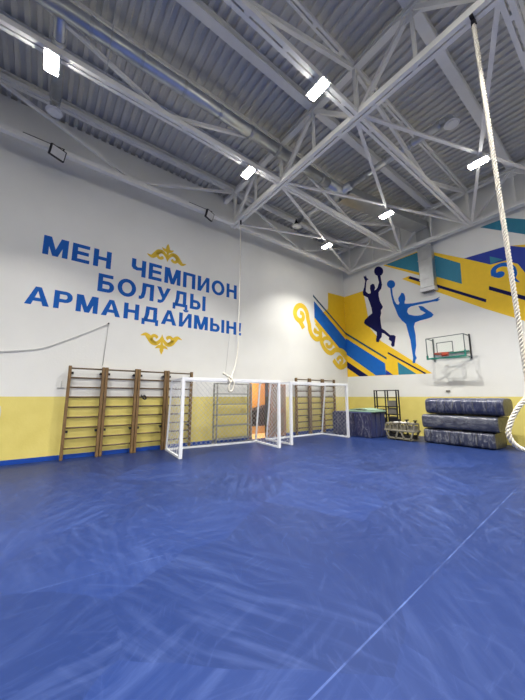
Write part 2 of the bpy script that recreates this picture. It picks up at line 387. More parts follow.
painted('painted_triangle', [[(-3.541,6.537),(-2.267,6.485),(-0.375,5.376),(-0.514,4.232),(-1.951,5.424),(-2.087,5.764),(-2.372,5.996),(-2.789,6.009)]], wb, M['deepblue'], 0.004, 'deep blue painted triangle behind the thick rope')
painted('painted_triangle', [[(-2.789,6.315),(-2.445,6.061),(-2.637,6.046),(-2.792,6.033)]], wb, M['teal'], 0.005, 'small teal painted triangle on the deep blue one')
painted('painted_triangle', [[(-2.947,7.482),(-2.227,7.477),(-0.272,6.227),(-0.344,5.63)]], wb, M['teal'], 0.004, 'dark teal painted wedge at the very top of the far wall')
painted('painted_ornament', stroke([(-2.736, 5.584), (-2.732, 5.781), (-2.611, 5.881), (-2.411, 5.875), (-2.235, 5.701), (-2.201, 5.471), (-2.246, 5.328), (-2.113, 5.148)],[.15,.15,.13,.13,.13,.13,.12,.01])+stroke([(-2.751, 5.593), (-2.66, 5.558), (-2.569, 5.538)],[.10,.11,.12])+[ellipse(*(-2.581, 5.571),.13,.11)], wb, M['blue'], .006, 'blue painted curl ornament behind the thick rope')
painted('painted_figure', [[(-6.988,7.043),(-6.936,6.704),(-7.027,6.478),(-7.108,6.408),(-7.161,6.41),(-7.201,6.385),(-7.139,6.513),(-7.181,6.695),(-7.278,6.755),(-7.384,6.7),(-7.409,6.559),(-7.38,6.402),(-7.393,6.317),(-7.504,6.327),(-7.639,6.479),(-7.622,6.624),(-7.587,6.915),(-7.54,7.013),(-7.442,7.033),(-7.549,7.13),(-7.587,7.295),(-7.625,7.217),(-7.686,7.291),(-7.707,7.222),(-7.638,7.008),(-7.705,6.725),(-7.803,6.489),(-7.788,6.334),(-7.555,6.156),(-7.488,5.953),(-7.394,5.599),(-7.372,5.34),(-7.574,5.242),(-7.783,5.105),(-7.832,4.968),(-7.72,4.836),(-7.457,4.641),(-7.312,4.508),(-7.205,4.418),(-7.207,4.279),(-7.266,4.08),(-7.258,3.974),(-7.142,3.936),(-7.082,4.051),(-6.979,4.171),(-6.953,4.339),(-6.848,4.286),(-6.63,4.08),(-6.658,3.984),(-6.529,3.864),(-6.572,3.738),(-6.524,3.645),(-6.429,3.652),(-6.367,3.938),(-6.331,4.064),(-6.406,4.142),(-6.575,4.171),(-6.803,4.415),(-6.953,4.545),(-6.979,4.794),(-6.989,5.075),(-6.926,5.236),(-6.938,5.38),(-6.876,5.435),(-6.826,5.514),(-6.953,5.809),(-6.994,6.071),(-6.99,6.25),(-6.846,6.386),(-6.797,6.551),(-6.841,6.992)],[(-6.695,7.166),(-6.71,7.1),(-6.746,7.048),(-6.797,7.014),(-6.86,7.003),(-6.929,7.015),(-6.997,7.05),(-7.058,7.105),(-7.104,7.173),(-7.132,7.249),(-7.138,7.325),(-7.122,7.393),(-7.086,7.447),(-7.032,7.48),(-6.967,7.489),(-6.898,7.475),(-6.83,7.438),(-6.771,7.383),(-6.727,7.315),(-6.7,7.24)]], wb, M['navy'], 0.007, 'navy painted silhouette of a leaping basketball player with ball')
painted('painted_figure', [[(-6.426,6.287),(-6.407,5.935),(-6.342,5.544),(-6.267,5.31),(-6.195,5.049),(-6.145,4.917),(-6.013,4.709),(-5.853,4.517),(-5.795,4.169),(-5.723,3.812),(-5.707,3.526),(-5.685,3.243),(-5.672,3.074),(-5.716,2.867),(-5.614,2.846),(-5.587,2.982),(-5.528,3.047),(-5.56,3.117),(-5.583,3.231),(-5.513,3.556),(-5.503,4.003),(-5.541,4.351),(-5.478,4.51),(-5.27,4.551),(-5.007,4.567),(-4.827,4.594),(-4.755,4.677),(-4.812,4.767),(-4.976,4.934),(-5.118,5.099),(-5.21,5.145),(-5.299,5.168),(-5.254,5.059),(-5.224,4.977),(-5.11,4.882),(-5.038,4.809),(-5.199,4.762),(-5.359,4.769),(-5.493,4.8),(-5.6,4.853),(-5.708,4.907),(-5.766,5.038),(-5.715,5.173),(-5.598,5.22),(-5.376,5.222),(-5.004,5.205),(-4.699,5.197),(-4.578,5.165),(-4.461,5.226),(-4.547,5.239),(-4.466,5.326),(-4.617,5.285),(-4.793,5.278),(-5.101,5.305),(-5.478,5.33),(-5.756,5.379),(-5.841,5.413),(-5.847,5.475),(-5.798,5.581),(-5.798,5.731),(-5.846,5.866),(-5.936,5.923),(-6.004,5.82),(-6.096,5.724),(-6.093,5.601),(-6.053,5.499),(-6.106,5.434),(-6.193,5.475),(-6.272,5.649),(-6.327,5.913),(-6.339,6.261)],[(-6.187,6.382),(-6.2,6.328),(-6.229,6.285),(-6.273,6.257),(-6.326,6.247),(-6.384,6.255),(-6.441,6.282),(-6.491,6.325),(-6.53,6.379),(-6.553,6.44),(-6.558,6.501),(-6.544,6.556),(-6.514,6.599),(-6.469,6.627),(-6.415,6.636),(-6.356,6.626),(-6.3,6.598),(-6.251,6.555),(-6.213,6.501),(-6.191,6.442)]], wb, M['blue'], 0.007, 'blue painted silhouette of a gymnast on one leg with ball')
painted('painted_ornament', stroke([(9.03, 4.488), (8.833, 4.748), (8.604, 4.884), (8.518, 5.099), (8.616, 5.349), (8.854, 5.5), (9.108, 5.442), (9.264, 5.22), (9.319, 4.932), (9.393, 4.706), (9.433, 4.446), (9.59, 4.212), (9.839, 4.101), (10.067, 4.189), (10.162, 4.364)],0.23)+stroke([(8.679, 4.816), (8.93, 4.839), (9.03, 4.99), (8.987, 5.142), (8.829, 5.172)],0.19)+stroke([(10.125, 4.329), (10.135, 4.525), (10.003, 4.707), (9.819, 4.843)],0.19)+stroke([(10.127, 4.36), (9.93, 4.424), (9.734, 4.446), (9.808, 4.588)],0.17)+stroke([(10.137, 4.197), (10.227, 3.888), (10.507, 3.614), (10.823, 3.552), (11.095, 3.713), (11.404, 3.743), (11.717, 3.697), (11.997, 3.49), (11.997, 3.167), (11.594, 2.929), (11.277, 2.971), (10.972, 3.227)],0.23)+stroke([(10.199, 4.035), (10.403, 4.212), (10.721, 4.207), (10.898, 4.041), (10.794, 3.857), (10.565, 3.845), (10.519, 3.999)],0.17)+stroke([(11.237, 3.247), (11.431, 3.406), (11.623, 3.339), (11.58, 3.147), (11.402, 3.116)],0.17), wl, M['gold'], .005, 'gold painted row of curls beside the blue stripe near the corner')

def scroll(cy, z0, s, flip):
    """mirrored double scroll with a three-leaf finial; z0 is the stem's foot"""
    half = []
    arm = [(0, .05), (.06, .20), (.17, .30), (.30, .27), (.42, .12), (.52, .05), (.66, .10)]
    half += stroke(arm, [.03, .09, .13, .16, .16, .11, .01])
    curl = [(.18, .30), (.30, .24), (.33, .13), (.26, .06), (.17, .09), (.19, .15)]
    half += stroke(curl, [.05, .09, .10, .10, .10, .03])
    half += stroke([(0, .40), (.10, .40), (.20, .46)], [.14, .10, .01])
    polys = []
    for p in half:
        for q in (1, -1): polys.append([(cy+q*a*s, z0+flip*b*s) for a, b in p])
    polys += [[(cy+a*s, z0+flip*b*s) for a, b in p] for p in stroke([(0, .0), (0, .22), (0, .42), (0, .52), (0, .64)], [.02, .06, .12, .12, .01])]
    return polys
painted('painted_ornament', scroll(2.90, 5.80, .96, 1), wl, M['gold'], .003, 'gold painted scroll ornament above the blue slogan')
painted('painted_ornament', scroll(2.87, 3.40, .96, -1), wl, M['gold'], .003, 'gold painted scroll ornament upside down below the blue slogan')

# ---------------------------------------------------------------- roof steel
ZC, ZU = 7.55, 8.82
XN = [-8.18+2.53*i for i in range(7)]; YB = [-1.66, 4.97, 11.60]
def truss(y, label):
    t = thing('roof_truss', label, 'truss', (XN[0], y, ZC), 'roof trusses across the hall')
    obj('bottom_chord', MB().pair((XN[0]-.16, y, ZC), (XN[-1]+.16, y, ZC), .085, .13, .035), M['steel'], t)
    obj('top_chord', MB().ibeam((XW, y, ZU), (XR, y, ZU), .16, .12), M['steel'], t)
    for i, x in enumerate(XN):
        obj('vertical_strut', MB().bar((x, y, ZC+.06), (x, y, ZU-.05), .08, .08, (0,1,0)), M['steel'], t)
        if i < len(XN)-1:
            m = x+1.265
            obj('vertical_strut', MB().bar((m, y, ZC+.06), (m, y, ZU-.05), .06, .06, (0,1,0)), M['steel'], t)
            for xe in (x, x+2.53):
                obj('diagonal_strut', MB().bar((xe+(m-xe)*.05, y, ZC+.05), (m-(m-xe)*.05, y, ZU-.06), .09, .09, (0,1,0)), M['steel'], t)
            obj('gusset_plate', MB().box(m-.16, m+.16, y-.012, y+.012, ZU-.22, ZU-.05), M['steel'], t)
        obj('gusset_plate', MB().box(x-.15, x+.15, y-.012, y+.012, ZC+.03, ZC+.2), M['steel'], t)
    return t
truss(YB[0], 'white steel roof truss above the viewer, carrying the near ends of the ties')
truss(YB[1], 'white steel roof truss across the middle from which the thick rope hangs')
truss(YB[2], 'white steel roof truss close to the far mural wall')
LT = ['long white steel tie nearest the slogan wall with two black floodlights on it',
      'long white steel tie beside the round duct, second from the slogan wall',
      'long white steel tie third from the slogan wall, ending above the gymnast mural',
      'long white steel tie fourth from the slogan wall, at the top right corner', '', '']
for i in range(4):
    x = XN[i]; dbl = i > 0
    t = thing('roof_tie', LT[i], 'roof tie', (x, YB[0], ZC), 'roof ties along the hall')
    mb = MB()
    for a, b in ((YB[0], YB[1]), (YB[1], YB[2])):
        if dbl: mb.pair((x, a+.10, ZC), (x, b-.10, ZC), .07, .11, .03)
        else: mb.bar((x, a+.10, ZC), (x, b-.10, ZC), .13, .12)
    obj('bottom_chord', mb, M['steel'], t)
    mb = MB()
    for a, b in ((YB[0], YB[1]), (YB[1], YB[2])): mb.pair((x, a+.09, ZU), (x, b-.09, ZU), .05, .08, .03)
    obj('top_chord', mb, M['steel'], t)
    for a, b in ((YB[0], YB[1]), (YB[1], YB[2])):
        m = (a+b)/2
        for e in (a+.12, b-.12):
            obj('diagonal_strut', MB().pair((x, e, ZU-.08), (x, m+(e-m)*.03, ZC+.07), .045, .07, .015, (1,0,0)) if i == 2 else MB().bar((x, e, ZU-.08), (x, m+(e-m)*.03, ZC+.07), .07, .07, (1,0,0)), M['steel'], t)
XL = ['crossed white steel braces in the far corner bay by the slogan wall', 'crossed white steel braces in the middle bay above the mural athletes', 'crossed white steel braces in the far bay behind the thick rope']
for i in range(3):
    a, b = XN[i], XN[i+1]; m = ((a+b)/2, (YB[1]+YB[2])/2, ZC)
    t = thing('cross_brace', XL[i], 'brace', m, 'crossed braces of the far roof bays')
    obj('diagonal_bar', MB().bar((a+.08, YB[1]+.12, ZC+.02), (b-.08, YB[2]-.12, ZC+.02), .075, .04), M['steel'], t)
    obj('diagonal_bar', MB().bar((b-.08, YB[1]+.12, ZC-.03), (a+.08, YB[2]-.12, ZC-.03), .075, .04), M['steel'], t)
PL = {-8.3: 'grey steel purlin under the deck right along the slogan wall', -6.92: 'grey steel purlin between the slogan wall and the round duct', -4.39: 'grey steel purlin under the deck to the right of the round duct', -1.86: 'grey steel purlin under the deck behind the thick rope'}
for x, lab in PL.items():
    single('roof_purlin', MB().ibeam((x, YF, 8.975), (x, YW, 8.975), .2, .18), M['steel'], (x, YF, 8.88), lab, 'purlin', 'purlins under the roof deck')

# ---------------------------------------------------------------- lamps
lampspots = [(-7.0, 8.5, 'lit white ceiling lamp in the far corner bay above the wall bars'), (-4.5, 8.5, 'lit white ceiling lamp above the mural basketball player'),
 (-1.92, 8.35, 'lit white ceiling lamp just left of the thick rope'), (-5.73, 3.87, 'lit white ceiling lamp beside the round duct above the slogan'),
 (-3.16, 3.75, 'lit white ceiling lamp nearest the middle of the roof, brightest and largest'), (-5.72, -.38, 'lit white ceiling lamp at the top left over the branch pipe')]
lampspots += [(x, y, 'lit white ceiling lamp over the part of the hall behind and beside the viewer') for x, y in ((-.6, 3.85), (1.95, 3.85), (-3.16, -.38), (-.6, -.38), (1.95, -.38), (.6, 8.4), (3.1, 8.4), (5.6, 8.4), (4.5, 3.85), (-5.7, -4.7), (-3.16, -4.7), (-.6, -4.7), (2, -4.7))]
def lamp_at(x, y, lab):
    t = thing('ceiling_lamp', lab, 'lamp', (x, y, ZC-.19), 'ceiling lamps')
    z = ZC-.19
    hs = MB().box(x-.22, x+.22, y-.11, y+.11, z+.02, z+.07)
    for k in range(9): hs.box(x-.2+k*.048, x-.19+k*.048, y-.09, y+.09, z+.07, z+.11)
    obj('housing', hs, M['plastic'], t)
    obj('lens', MB().box(x-.18, x+.18, y-.08, y+.08, z-.012, z+.02), M['lamp'], t)
    obj('bracket', MB().bar((x, y, z+.07), (x, y, ZC-.05), .03, .03), M['steel'], t)
    L_ = bpy.data.lights.new('lamp_light', 'AREA'); L_.shape = 'RECTANGLE'; L_.size = .36; L_.size_y = .16; L_.energy = AREA; L_.spread = math.radians(SPREAD); L_.color = LCOL
    lo = bpy.data.objects.new('lamp_light', L_); COL.objects.link(lo); lo.parent = t; lo.location = (0, 0, -.016)
for q in lampspots: lamp_at(*q)
def flood(y, rot, lab):
    x, z = -8.10, ZC-.05
    t = thing('floodlight', lab, 'floodlight', (x, y, z), 'floodlights on the wall tie')
    R_ = Matrix.Rotation(rot, 4, 'Z') @ Matrix.Rotation(.35, 4, 'Y')
    def tr(mb):
        mb.v = [tuple(R_ @ Vector(p)+Vector((x+.09, y, z-.12))) for p in mb.v]; return mb
    obj('housing', tr(MB().box(-.07, 0, -.17, .17, -.13, .13)), M['dark'], t)
    obj('glass', tr(MB().box(0, .006, -.145, .145, -.105, .105)), M['floodface'], t)
    obj('bracket', MB().bar((x-.02, y-.1, z+.1), (x+.05, y-.1, z-.08), .03, .03).bar((x-.02, y+.1, z+.1), (x+.05, y+.1, z-.08), .03, .03).bar((x-.03, y-.7, z+.125), (x-.03, y+.12, z+.125), .02, .02), M['dark'], t)
flood(-.18, .45, 'unlit black floodlight on the wall tie at the left, above the start of the slogan')
flood(3.93, .45, 'unlit black floodlight on the wall tie above the end of the slogan')

# ---------------------------------------------------------------- ventilation
DX, DZc, DR = -5.43, 8.28, .15
t = thing('air_duct', 'round shiny galvanised ventilation duct running along under the roof', 'duct', (DX, -3.5, DZc))
obj('pipe', MB().cyl((DX, -3.5, DZc), (DX, 6.75, DZc), DR, 24), M['duct'], t, smooth=True)
for y in [-2.6+k*.9 for k in range(11)]: obj('collar', MB().cyl((DX, y, DZc), (DX, y+.06, DZc), DR+.014, 24), M['ductflat'], t)
obj('tee', MB().cyl((DX, 6.75, DZc), (DX, 7.62, DZc), DR+.02, 20).cyl((DX-.42, 7.42, DZc), (DX+.42, 7.42, DZc), DR*.9, 20), M['duct'], t, smooth=True)
mb = MB()
P0, P1 = Vector((DX, 7.6, DZc)), Vector((-4.80, 11.69, DZc)); mb.bar(P0, P1, .55, .26)
obj('flat_duct', mb, M['ductflat'], t)
def branch(x0, x1, y, label_):
    s = 1 if x1 > x0 else -1
    obj('branch_pipe', MB().cyl((x0, y, DZc), (x1-s*.1, y, DZc), .1, 18), M['duct'], t, smooth=True)
    for k in range(int(abs(x1-x0)/.7)): obj('branch_collar', MB().cyl((x0+s*(.5+k*.7), y, DZc), (x0+s*(.56+k*.7), y, DZc), .112, 18), M['ductflat'], t)
    obj('elbow', MB().tube([(x1-s*.1, y, DZc), (x1-s*.03, y, DZc-.02), (x1, y, DZc-.08), (x1, y, DZc-.16)], .1, 16), M['dark'] if x1 < -7 and y > 0 else M['duct'], t, smooth=True)
    d = obj('diffuser', MB().cyl((x1, y, DZc-.19), (x1, y, DZc-.15), .17, 28, .13), M['white'], t)
    obj('disc', MB().cyl((x1, y, DZc-.215), (x1, y, DZc-.20), .125, 24), M['white'], d)
branch(DX-.42, -7.55, 7.42, ''); branch(DX+.42, -2.12, 7.42, ''); branch(DX-.05, -7.62, -.34, '')
t = thing('wall_duct', 'flat galvanised duct coming down the mural wall with a grille at its foot', 'duct', (-4.75, 11.85, 5.62))
obj('casing', MB().box(-5.03, -4.52, 11.72, 11.995, 5.75, DZc+.13), M['ductflat'], t, bevel=.01)
g = obj('grille', MB().box(-5.05, -4.50, 11.70, 11.995, 5.60, 5.74), M['white'], t, bevel=.01)
mb = MB()
for k in range(7): mb.box(-5.0+.065*k, -4.965+.065*k, 11.74, 11.96, 5.585, 5.6)
obj('slats', mb, M['greybox'], g)
mb = MB()
for z in (6.1, 6.9, 7.4): mb.box(-5.045, -4.505, 11.705, 11.99, z, z+.035)
obj('flange', mb, M['ductflat'], t)

# ---------------------------------------------------------------- ropes
def strands(path, R, r, lay, n=3, seg=5, step=.018):
    P = [Vector(p) for p in path]; D = [0]
    for a, b in zip(P, P[1:]): D.append(D[-1]+(b-a).length)
    def at(s):
        for i in range(len(P)-1):
            if s <= D[i+1] or i == len(P)-2:
                return P[i]+(P[i+1]-P[i])*((s-D[i])/(D[i+1]-D[i]))
    N_ = int(D[-1]/step); mb = MB(); pts = [at(D[-1]*i/N_) for i in range(N_+1)]
    a = (pts[1]-pts[0]).orthogonal().normalized(); fr = []
    for i in range(N_+1):
        d_ = (pts[min(i+1, N_)]-pts[max(i-1, 0)]).normalized(); a = (a-d_*a.dot(d_)).normalized(); fr.append((a.copy(), d_.cross(a)))
    for k in range(n):
        q = []
        for i in range(N_+1):
            th = 2*math.pi*(k/n+D[-1]*i/N_/lay); q.append(pts[i]+(fr[i][0]*math.cos(th)+fr[i][1]*math.sin(th))*R)
        mb.tube(q, r, seg)
    return mb
def smooth_path(P, k=10):
    P = [Vector(p) for p in P]; out = []
    for i in range(len(P)-1):
        p0, p1, p2, p3 = P[max(i-1, 0)], P[i], P[i+1], P[min(i+2, len(P)-1)]
        for j in range(k):
            t_ = j/k; out.append(.5*((2*p1)+(p2-p0)*t_+(2*p0-5*p1+4*p2-p3)*t_*t_+(3*p1-p0-3*p2+p3)*t_**3))
    return out+[P[-1]]
RX, RY = -.94, 4.97
t = thing('climbing_rope', 'thick white twisted climbing rope hanging at the right, looped at its end', 'rope', (RX, RY, .8))
rt = Vector((.7966*.9+.05, .6046*.9, 0)).normalized()          # the loop hangs edge-on to nothing in particular: it fans out across the hall
loop = [(0, 1.55), (-.05, 1.46), (-.17, 1.30), (-.27, 1.08), (-.26, .94), (-.16, .835), (.03, .80), (.24, .84), (.36, .96), (.34, 1.12), (.22, 1.32), (.08, 1.46), (.03, 1.56)]
path = [Vector((RX-.03*(1-k/11), RY, 7.38-k*.5)) for k in range(12)]
ls = smooth_path([Vector((RX, RY, 0))+rt*(u+.005)+Vector((0, 0, z+.02)) for u, z in loop])
obj('rope', strands(path+ls, .0185, .0142, .15), M['rope'], t, smooth=True)
obj('groove_shade', MB().tube(path+ls, .0125, 8), M['groove_shade'], t, smooth=True, label='brown tube added as shade in the grooves')  # brown tube inside the strands, added to paint shade into the grooves
obj('hanger', MB().cyl((RX-.03, RY, 7.36), (RX-.03, RY, 7.44), .035, 12).bar((RX-.03, RY-.1, 7.46), (RX-.03, RY+.1, 7.46), .05, .03).cyl((RX-.03, RY, 7.44), (RX-.03, RY, ZC-.06), .014, 8), M['dark'], t)

# ---------------------------------------------------------------- goals with nets
def goal(a, b, depth_g, depth_t, label):
    a = Vector(a+(0,)); b = Vector(b+(0,)); u = (b-a).normalized(); v = Vector((-u.y, u.x, 0))
    if v.x > 0: v = -v
    W_ = (b-a).length; H_ = 2.0; T = .08; Z = Vector((0, 0, 1))
    t = thing('goal', label, 'goal', a, 'indoor football goals')
    p = lambda s, d_, z: a+u*s+v*d_+Z*z
    for s in (0, W_): obj('post', MB().bar(p(s, 0, 0), p(s, 0, H_), T, T, u), M['goal'], t, bevel=.006)
    obj('crossbar', MB().bar(p(T/2, 0, H_-T/2), p(W_-T/2, 0, H_-T/2), T, T), M['goal'], t, bevel=.006)
    for s in (0, W_):
        obj('ground_bar', MB().bar(p(s, T/2, .025), p(s, depth_g, .025), .05, .05), M['goal'], t)
        obj('top_arm', MB().bar(p(s, T/2, H_-.03), p(s, depth_t, H_-.03), .04, .04), M['goal'], t)
        obj('rear_upright', MB().bar(p(s, depth_g, .05), p(s, depth_t, H_-.05), .045, .045, u), M['goal'], t)
    obj('rear_ground_bar', MB().bar(p(-.03, depth_g, .025), p(W_+.03, depth_g, .025), .05, .05), M['goal'], t)
    obj('rear_top_bar', MB().bar(p(0, depth_t, H_-.03), p(W_, depth_t, H_-.03), .03, .03), M['goal'], t)
    mb = MB()
    def panel(w_, h_, f, st=.15, r=.0045):
        k = -h_
        while k < w_:
            for sg in (1, -1):
                x0, y0 = k, 0.; x1, y1 = k+h_, h_
                if x0 < 0: y0 -= x0; x0 = 0.
                if x1 > w_: y1 -= x1-w_; x1 = w_
                if x1-x0 > .02:
                    q0, q1 = ((x0, y0), (x1, y1)) if sg == 1 else ((w_-x0, y0), (w_-x1, y1))
                    mb.tube([f(*q0), f(*q1)], r, 3, False)
            k += st
    zb, zt = .05, H_-.05
    panel(W_, H_-.1, lambda s, h_: p(s, depth_g+(depth_t-depth_g)*h_/(H_-.1)+.005, zb+h_))
    for s in (0.0, W_): panel(depth_t, H_-.1, lambda d_, h_: p(s, d_*(depth_g+(depth_t-depth_g)*h_/(H_-.1))/depth_t, zb+h_))
    panel(W_, depth_t, lambda s, d_: p(s, d_, H_-.035))
    obj('net', mb, M['net'], t)
    return t
goal((-7.19, 2.92), (-6.90, 5.86), 1.38, 1.12, 'white football goal with net standing nearer, rope tied on its crossbar')
goal((-7.10, 6.54), (-7.08, 9.42), 1.30, 1.05, 'white football goal with net standing further back, in front of blue mats')
# second rope, tied to the goal
t = thing('thin_rope', 'thin white rope hanging by the slogan and tied over the nearer goal crossbar', 'rope', (-8.02, 4.97, 7.4))
gb = Vector((-7.19, 2.92, 0)).lerp(Vector((-6.90, 5.86, 0)), .44)
pts = smooth_path([(-7.78, 4.97, 7.36), (-7.76, 4.96, 6.0), (-7.70, 4.90, 4.2), (-7.52, 4.74, 2.8), (gb.x-.12, gb.y+.12, 2.06), (gb.x, gb.y, 2.03)], 8)
obj('rope', MB().tube(pts, .014, 8), M['rope'], t, smooth=True)
coil = [(gb.x+.02, gb.y-.22, 2.14), (gb.x+.02, gb.y-.1, 2.08), (gb.x+.06, gb.y, 2.02), (gb.x+.07, gb.y+.09, 1.86), (gb.x+.07, gb.y+.05, 1.68), (gb.x+.07, gb.y-.06, 1.66), (gb.x+.07, gb.y-.05, 1.82), (gb.x+.07, gb.y+.02, 1.95), (gb.x-.0, gb.y+.05, 2.03), (gb.x-.08, gb.y+.02, 1.96), (gb.x-.04, gb.y-.02, 1.89), (gb.x+.065, gb.y-.04, 1.9), (gb.x+.06, gb.y-.08, 2.0)]
obj('knot', MB().tube(smooth_path(coil, 6), .03, 8), M['rope'], t, smooth=True)
obj('hanger', MB().cyl((-7.78, 4.97, 7.34), (-7.78, 4.97, 7.49), .03, 10), M['dark'], t)

# ---------------------------------------------------------------- wall bars
def wall_bars(y0, label, group):
    L_, D_ = .82, .10; x0 = XW+.1
    t = thing('wall_bars', label, 'wall bars', (XW+.15, y0, 0), group)
    for y in (y0+.035, y0+L_-.035):
        obj('post', MB().box(x0, x0+D_, y-.033, y+.033, 0, 2.28), M['wood'], t, bevel=.006)
    zs = [.26, .5, .75, 1.0, 1.25, 1.5, 1.74, 1.98, 2.22]
    for k, z in enumerate(zs):
        obj('rung', MB().tube([(x0+.05, y0+.06, z), (x0+.05, y0+L_-.06, z)], .021, 8), M['rung'], t, smooth=True)
    for y in (y0+.09, y0+L_-.09):
        for z in (.66, 2.10): obj('wall_bracket', MB().box(XW+.002, x0+.05, y-.02, y+.02, z-.012, z+.012).box(x0+.03, x0+.06, y-.03, y+.03, z-.03, z+.03), M['dark'], t)
    return t
first = None
for i, (y0, lab) in enumerate([(.54, 'wooden wall bars unit furthest left, under the start of the slogan'), (1.37, 'wooden wall bars unit second from the left, under the slogan'),
        (2.20, 'wooden wall bars unit third from the left, carrying a dark strap'), (3.03, 'wooden wall bars unit fourth from the left, partly behind the nearer goal'),
        (8.33, 'wooden wall bars unit just right of the doorway, behind the further goal'), (9.15, 'wooden wall bars unit in the middle of the three behind the further goal'), (9.97, 'wooden wall bars unit nearest the corner of the hall, above the blue mats')]):
    grp = 'wall bars under the slogan' if i < 4 else 'wall bars behind the further goal'
    if i == 0: first = wall_bars(y0, lab, grp)
    else: dup(first, (XW+.15, y0, 0), lab, grp)
single('strap', MB().tube(smooth_path([(-8.69, 2.30, 1.56), (-8.665, 2.33, 1.52), (-8.66, 2.39, 1.54), (-8.67, 2.44, 1.47), (-8.675, 2.40, 1.44), (-8.67, 2.34, 1.49)]), .022, 6), M['dark'], (-8.67, 2.36, 1.5), 'short dark strap wound on a rung of the third wall bars unit', 'strap', smooth=True)

# ---------------------------------------------------------------- grey tube frame by the doorway
t = thing('tube_rack', 'grey metal tube rack with cross rails between wall bars and doorway', 'rack', (-8.7, 5.3, 0))
for x in (-8.58, -8.80):
    for y in (4.66, 6.02):
        obj('post', MB().box(x-.02, x+.02, y-.02, y+.02, 0, 1.96), M['galv'], t)
        obj('foot', MB().box(x-.035, x+.035, y-.05, y+.05, 0, .03), M['galv'], t)
for z in (.14, .57, .91, 1.26, 1.6, 1.94):
    for x in (-8.58, -8.80): obj('rail', MB().box(x-.015, x+.015, 4.68, 6.0, z-.016, z+.016), M['galv'], t)
    for y in (4.66, 6.02): obj('side_rail', MB().box(-8.78, -8.60, y-.012, y+.012, z-.014, z+.014), M['galv'], t)
# door leaf folded back against the wall
t = thing('door_leaf', 'brown wooden door leaf folded open against the wall right of the doorway', 'door', (XW+.04, 7.45, 0))
lf = obj('leaf', MB().box(XW+.02, XW+.06, 7.10, 7.88, .015, 2.03), M['door'], t, bevel=.004)
obj('panel', MB().box(XW+.06, XW+.068, 7.2, 7.78, .2, .9).box(XW+.06, XW+.068, 7.2, 7.78, 1.08, 1.88), M['wood'], lf)
obj('handle', MB().cyl((XW+.06, 7.82, 1.0), (XW+.11, 7.82, 1.0), .012, 8).cyl((XW+.105, 7.83, 1.0), (XW+.105, 7.72, 1.0), .011, 8), M['galv'], t)
t = thing('sloping_desk', 'black box with a slanting top seen through the doorway in the orange corridor', 'desk', (-10.3, 7.4, 0))
obj('base', MB().box(-10.7, -10.15, 7.15, 8.6, 0, .30), M['tan'], t, bevel=.01)
obj('top', MB().add([(-10.7,7.1,.305),(-10.1,7.1,.305),(-10.1,8.7,.305),(-10.7,8.7,.305),(-10.7,7.1,.92),(-10.1,7.1,.92),(-10.1,8.7,1.26),(-10.7,8.7,1.26)], [(3,2,1,0),(4,5,6,7),(0,1,5,4),(1,2,6,5),(2,3,7,6),(3,0,4,7)]), M['blackbox'], t)

# ---------------------------------------------------------------- mats
def soft_box(x0, x1, y0, y1, z0, z1, e, amp, seed, flat=True):
    """long bolster along x with a superellipse section and creases"""
    mb = MB(); nx, ns = 60, 44; cy, cz = (y0+y1)/2, (z0+z1)/2; ry, rz = (y1-y0)/2, (z1-z0)/2; vs = []
    for i in range(nx+1):
        s = i/nx; x = x0+(x1-x0)*s; ed = min(s, 1-s)*(x1-x0)/.10; k = 1 if ed >= 1 else .88+.12*math.sqrt(max(0, 1-(1-ed)**2))
        for j in range(ns):
            t_ = 2*math.pi*j/ns; c, s_ = math.cos(t_), math.sin(t_)
            yy = math.copysign(abs(c)**(2/e), c)*ry*k; zz = math.copysign(abs(s_)**(2/e), s_)*rz*(1-(1-k)*.6)
            q = noise.noise(Vector((x*3.1+seed, yy*2.2, zz*5)))*amp+noise.noise(Vector((x*11, yy*7+seed, zz*12)))*amp*.5
            f = 1+q
            vs.append((x+q*.12, cy+yy*f, min(max(cz+zz*f, z0), z1)))
    fs = [(i*ns+j, i*ns+(j+1) % ns, (i+1)*ns+(j+1) % ns, (i+1)*ns+j) for i in range(nx) for j in range(ns)]
    fs = [f[::-1] for f in fs]
    mb.add(vs, fs); ends = []
    for i in (0, nx):
        ring_ = vs[i*ns:(i+1)*ns]; c = (sum(p[0] for p in ring_)/ns+(.05 if i else -.05), cy, cz)
        ends.append(MB().add(ring_+[c], [((j, (j+1) % ns, ns) if i else ((j+1) % ns, j, ns)) for j in range(ns)]))
    return mb, ends
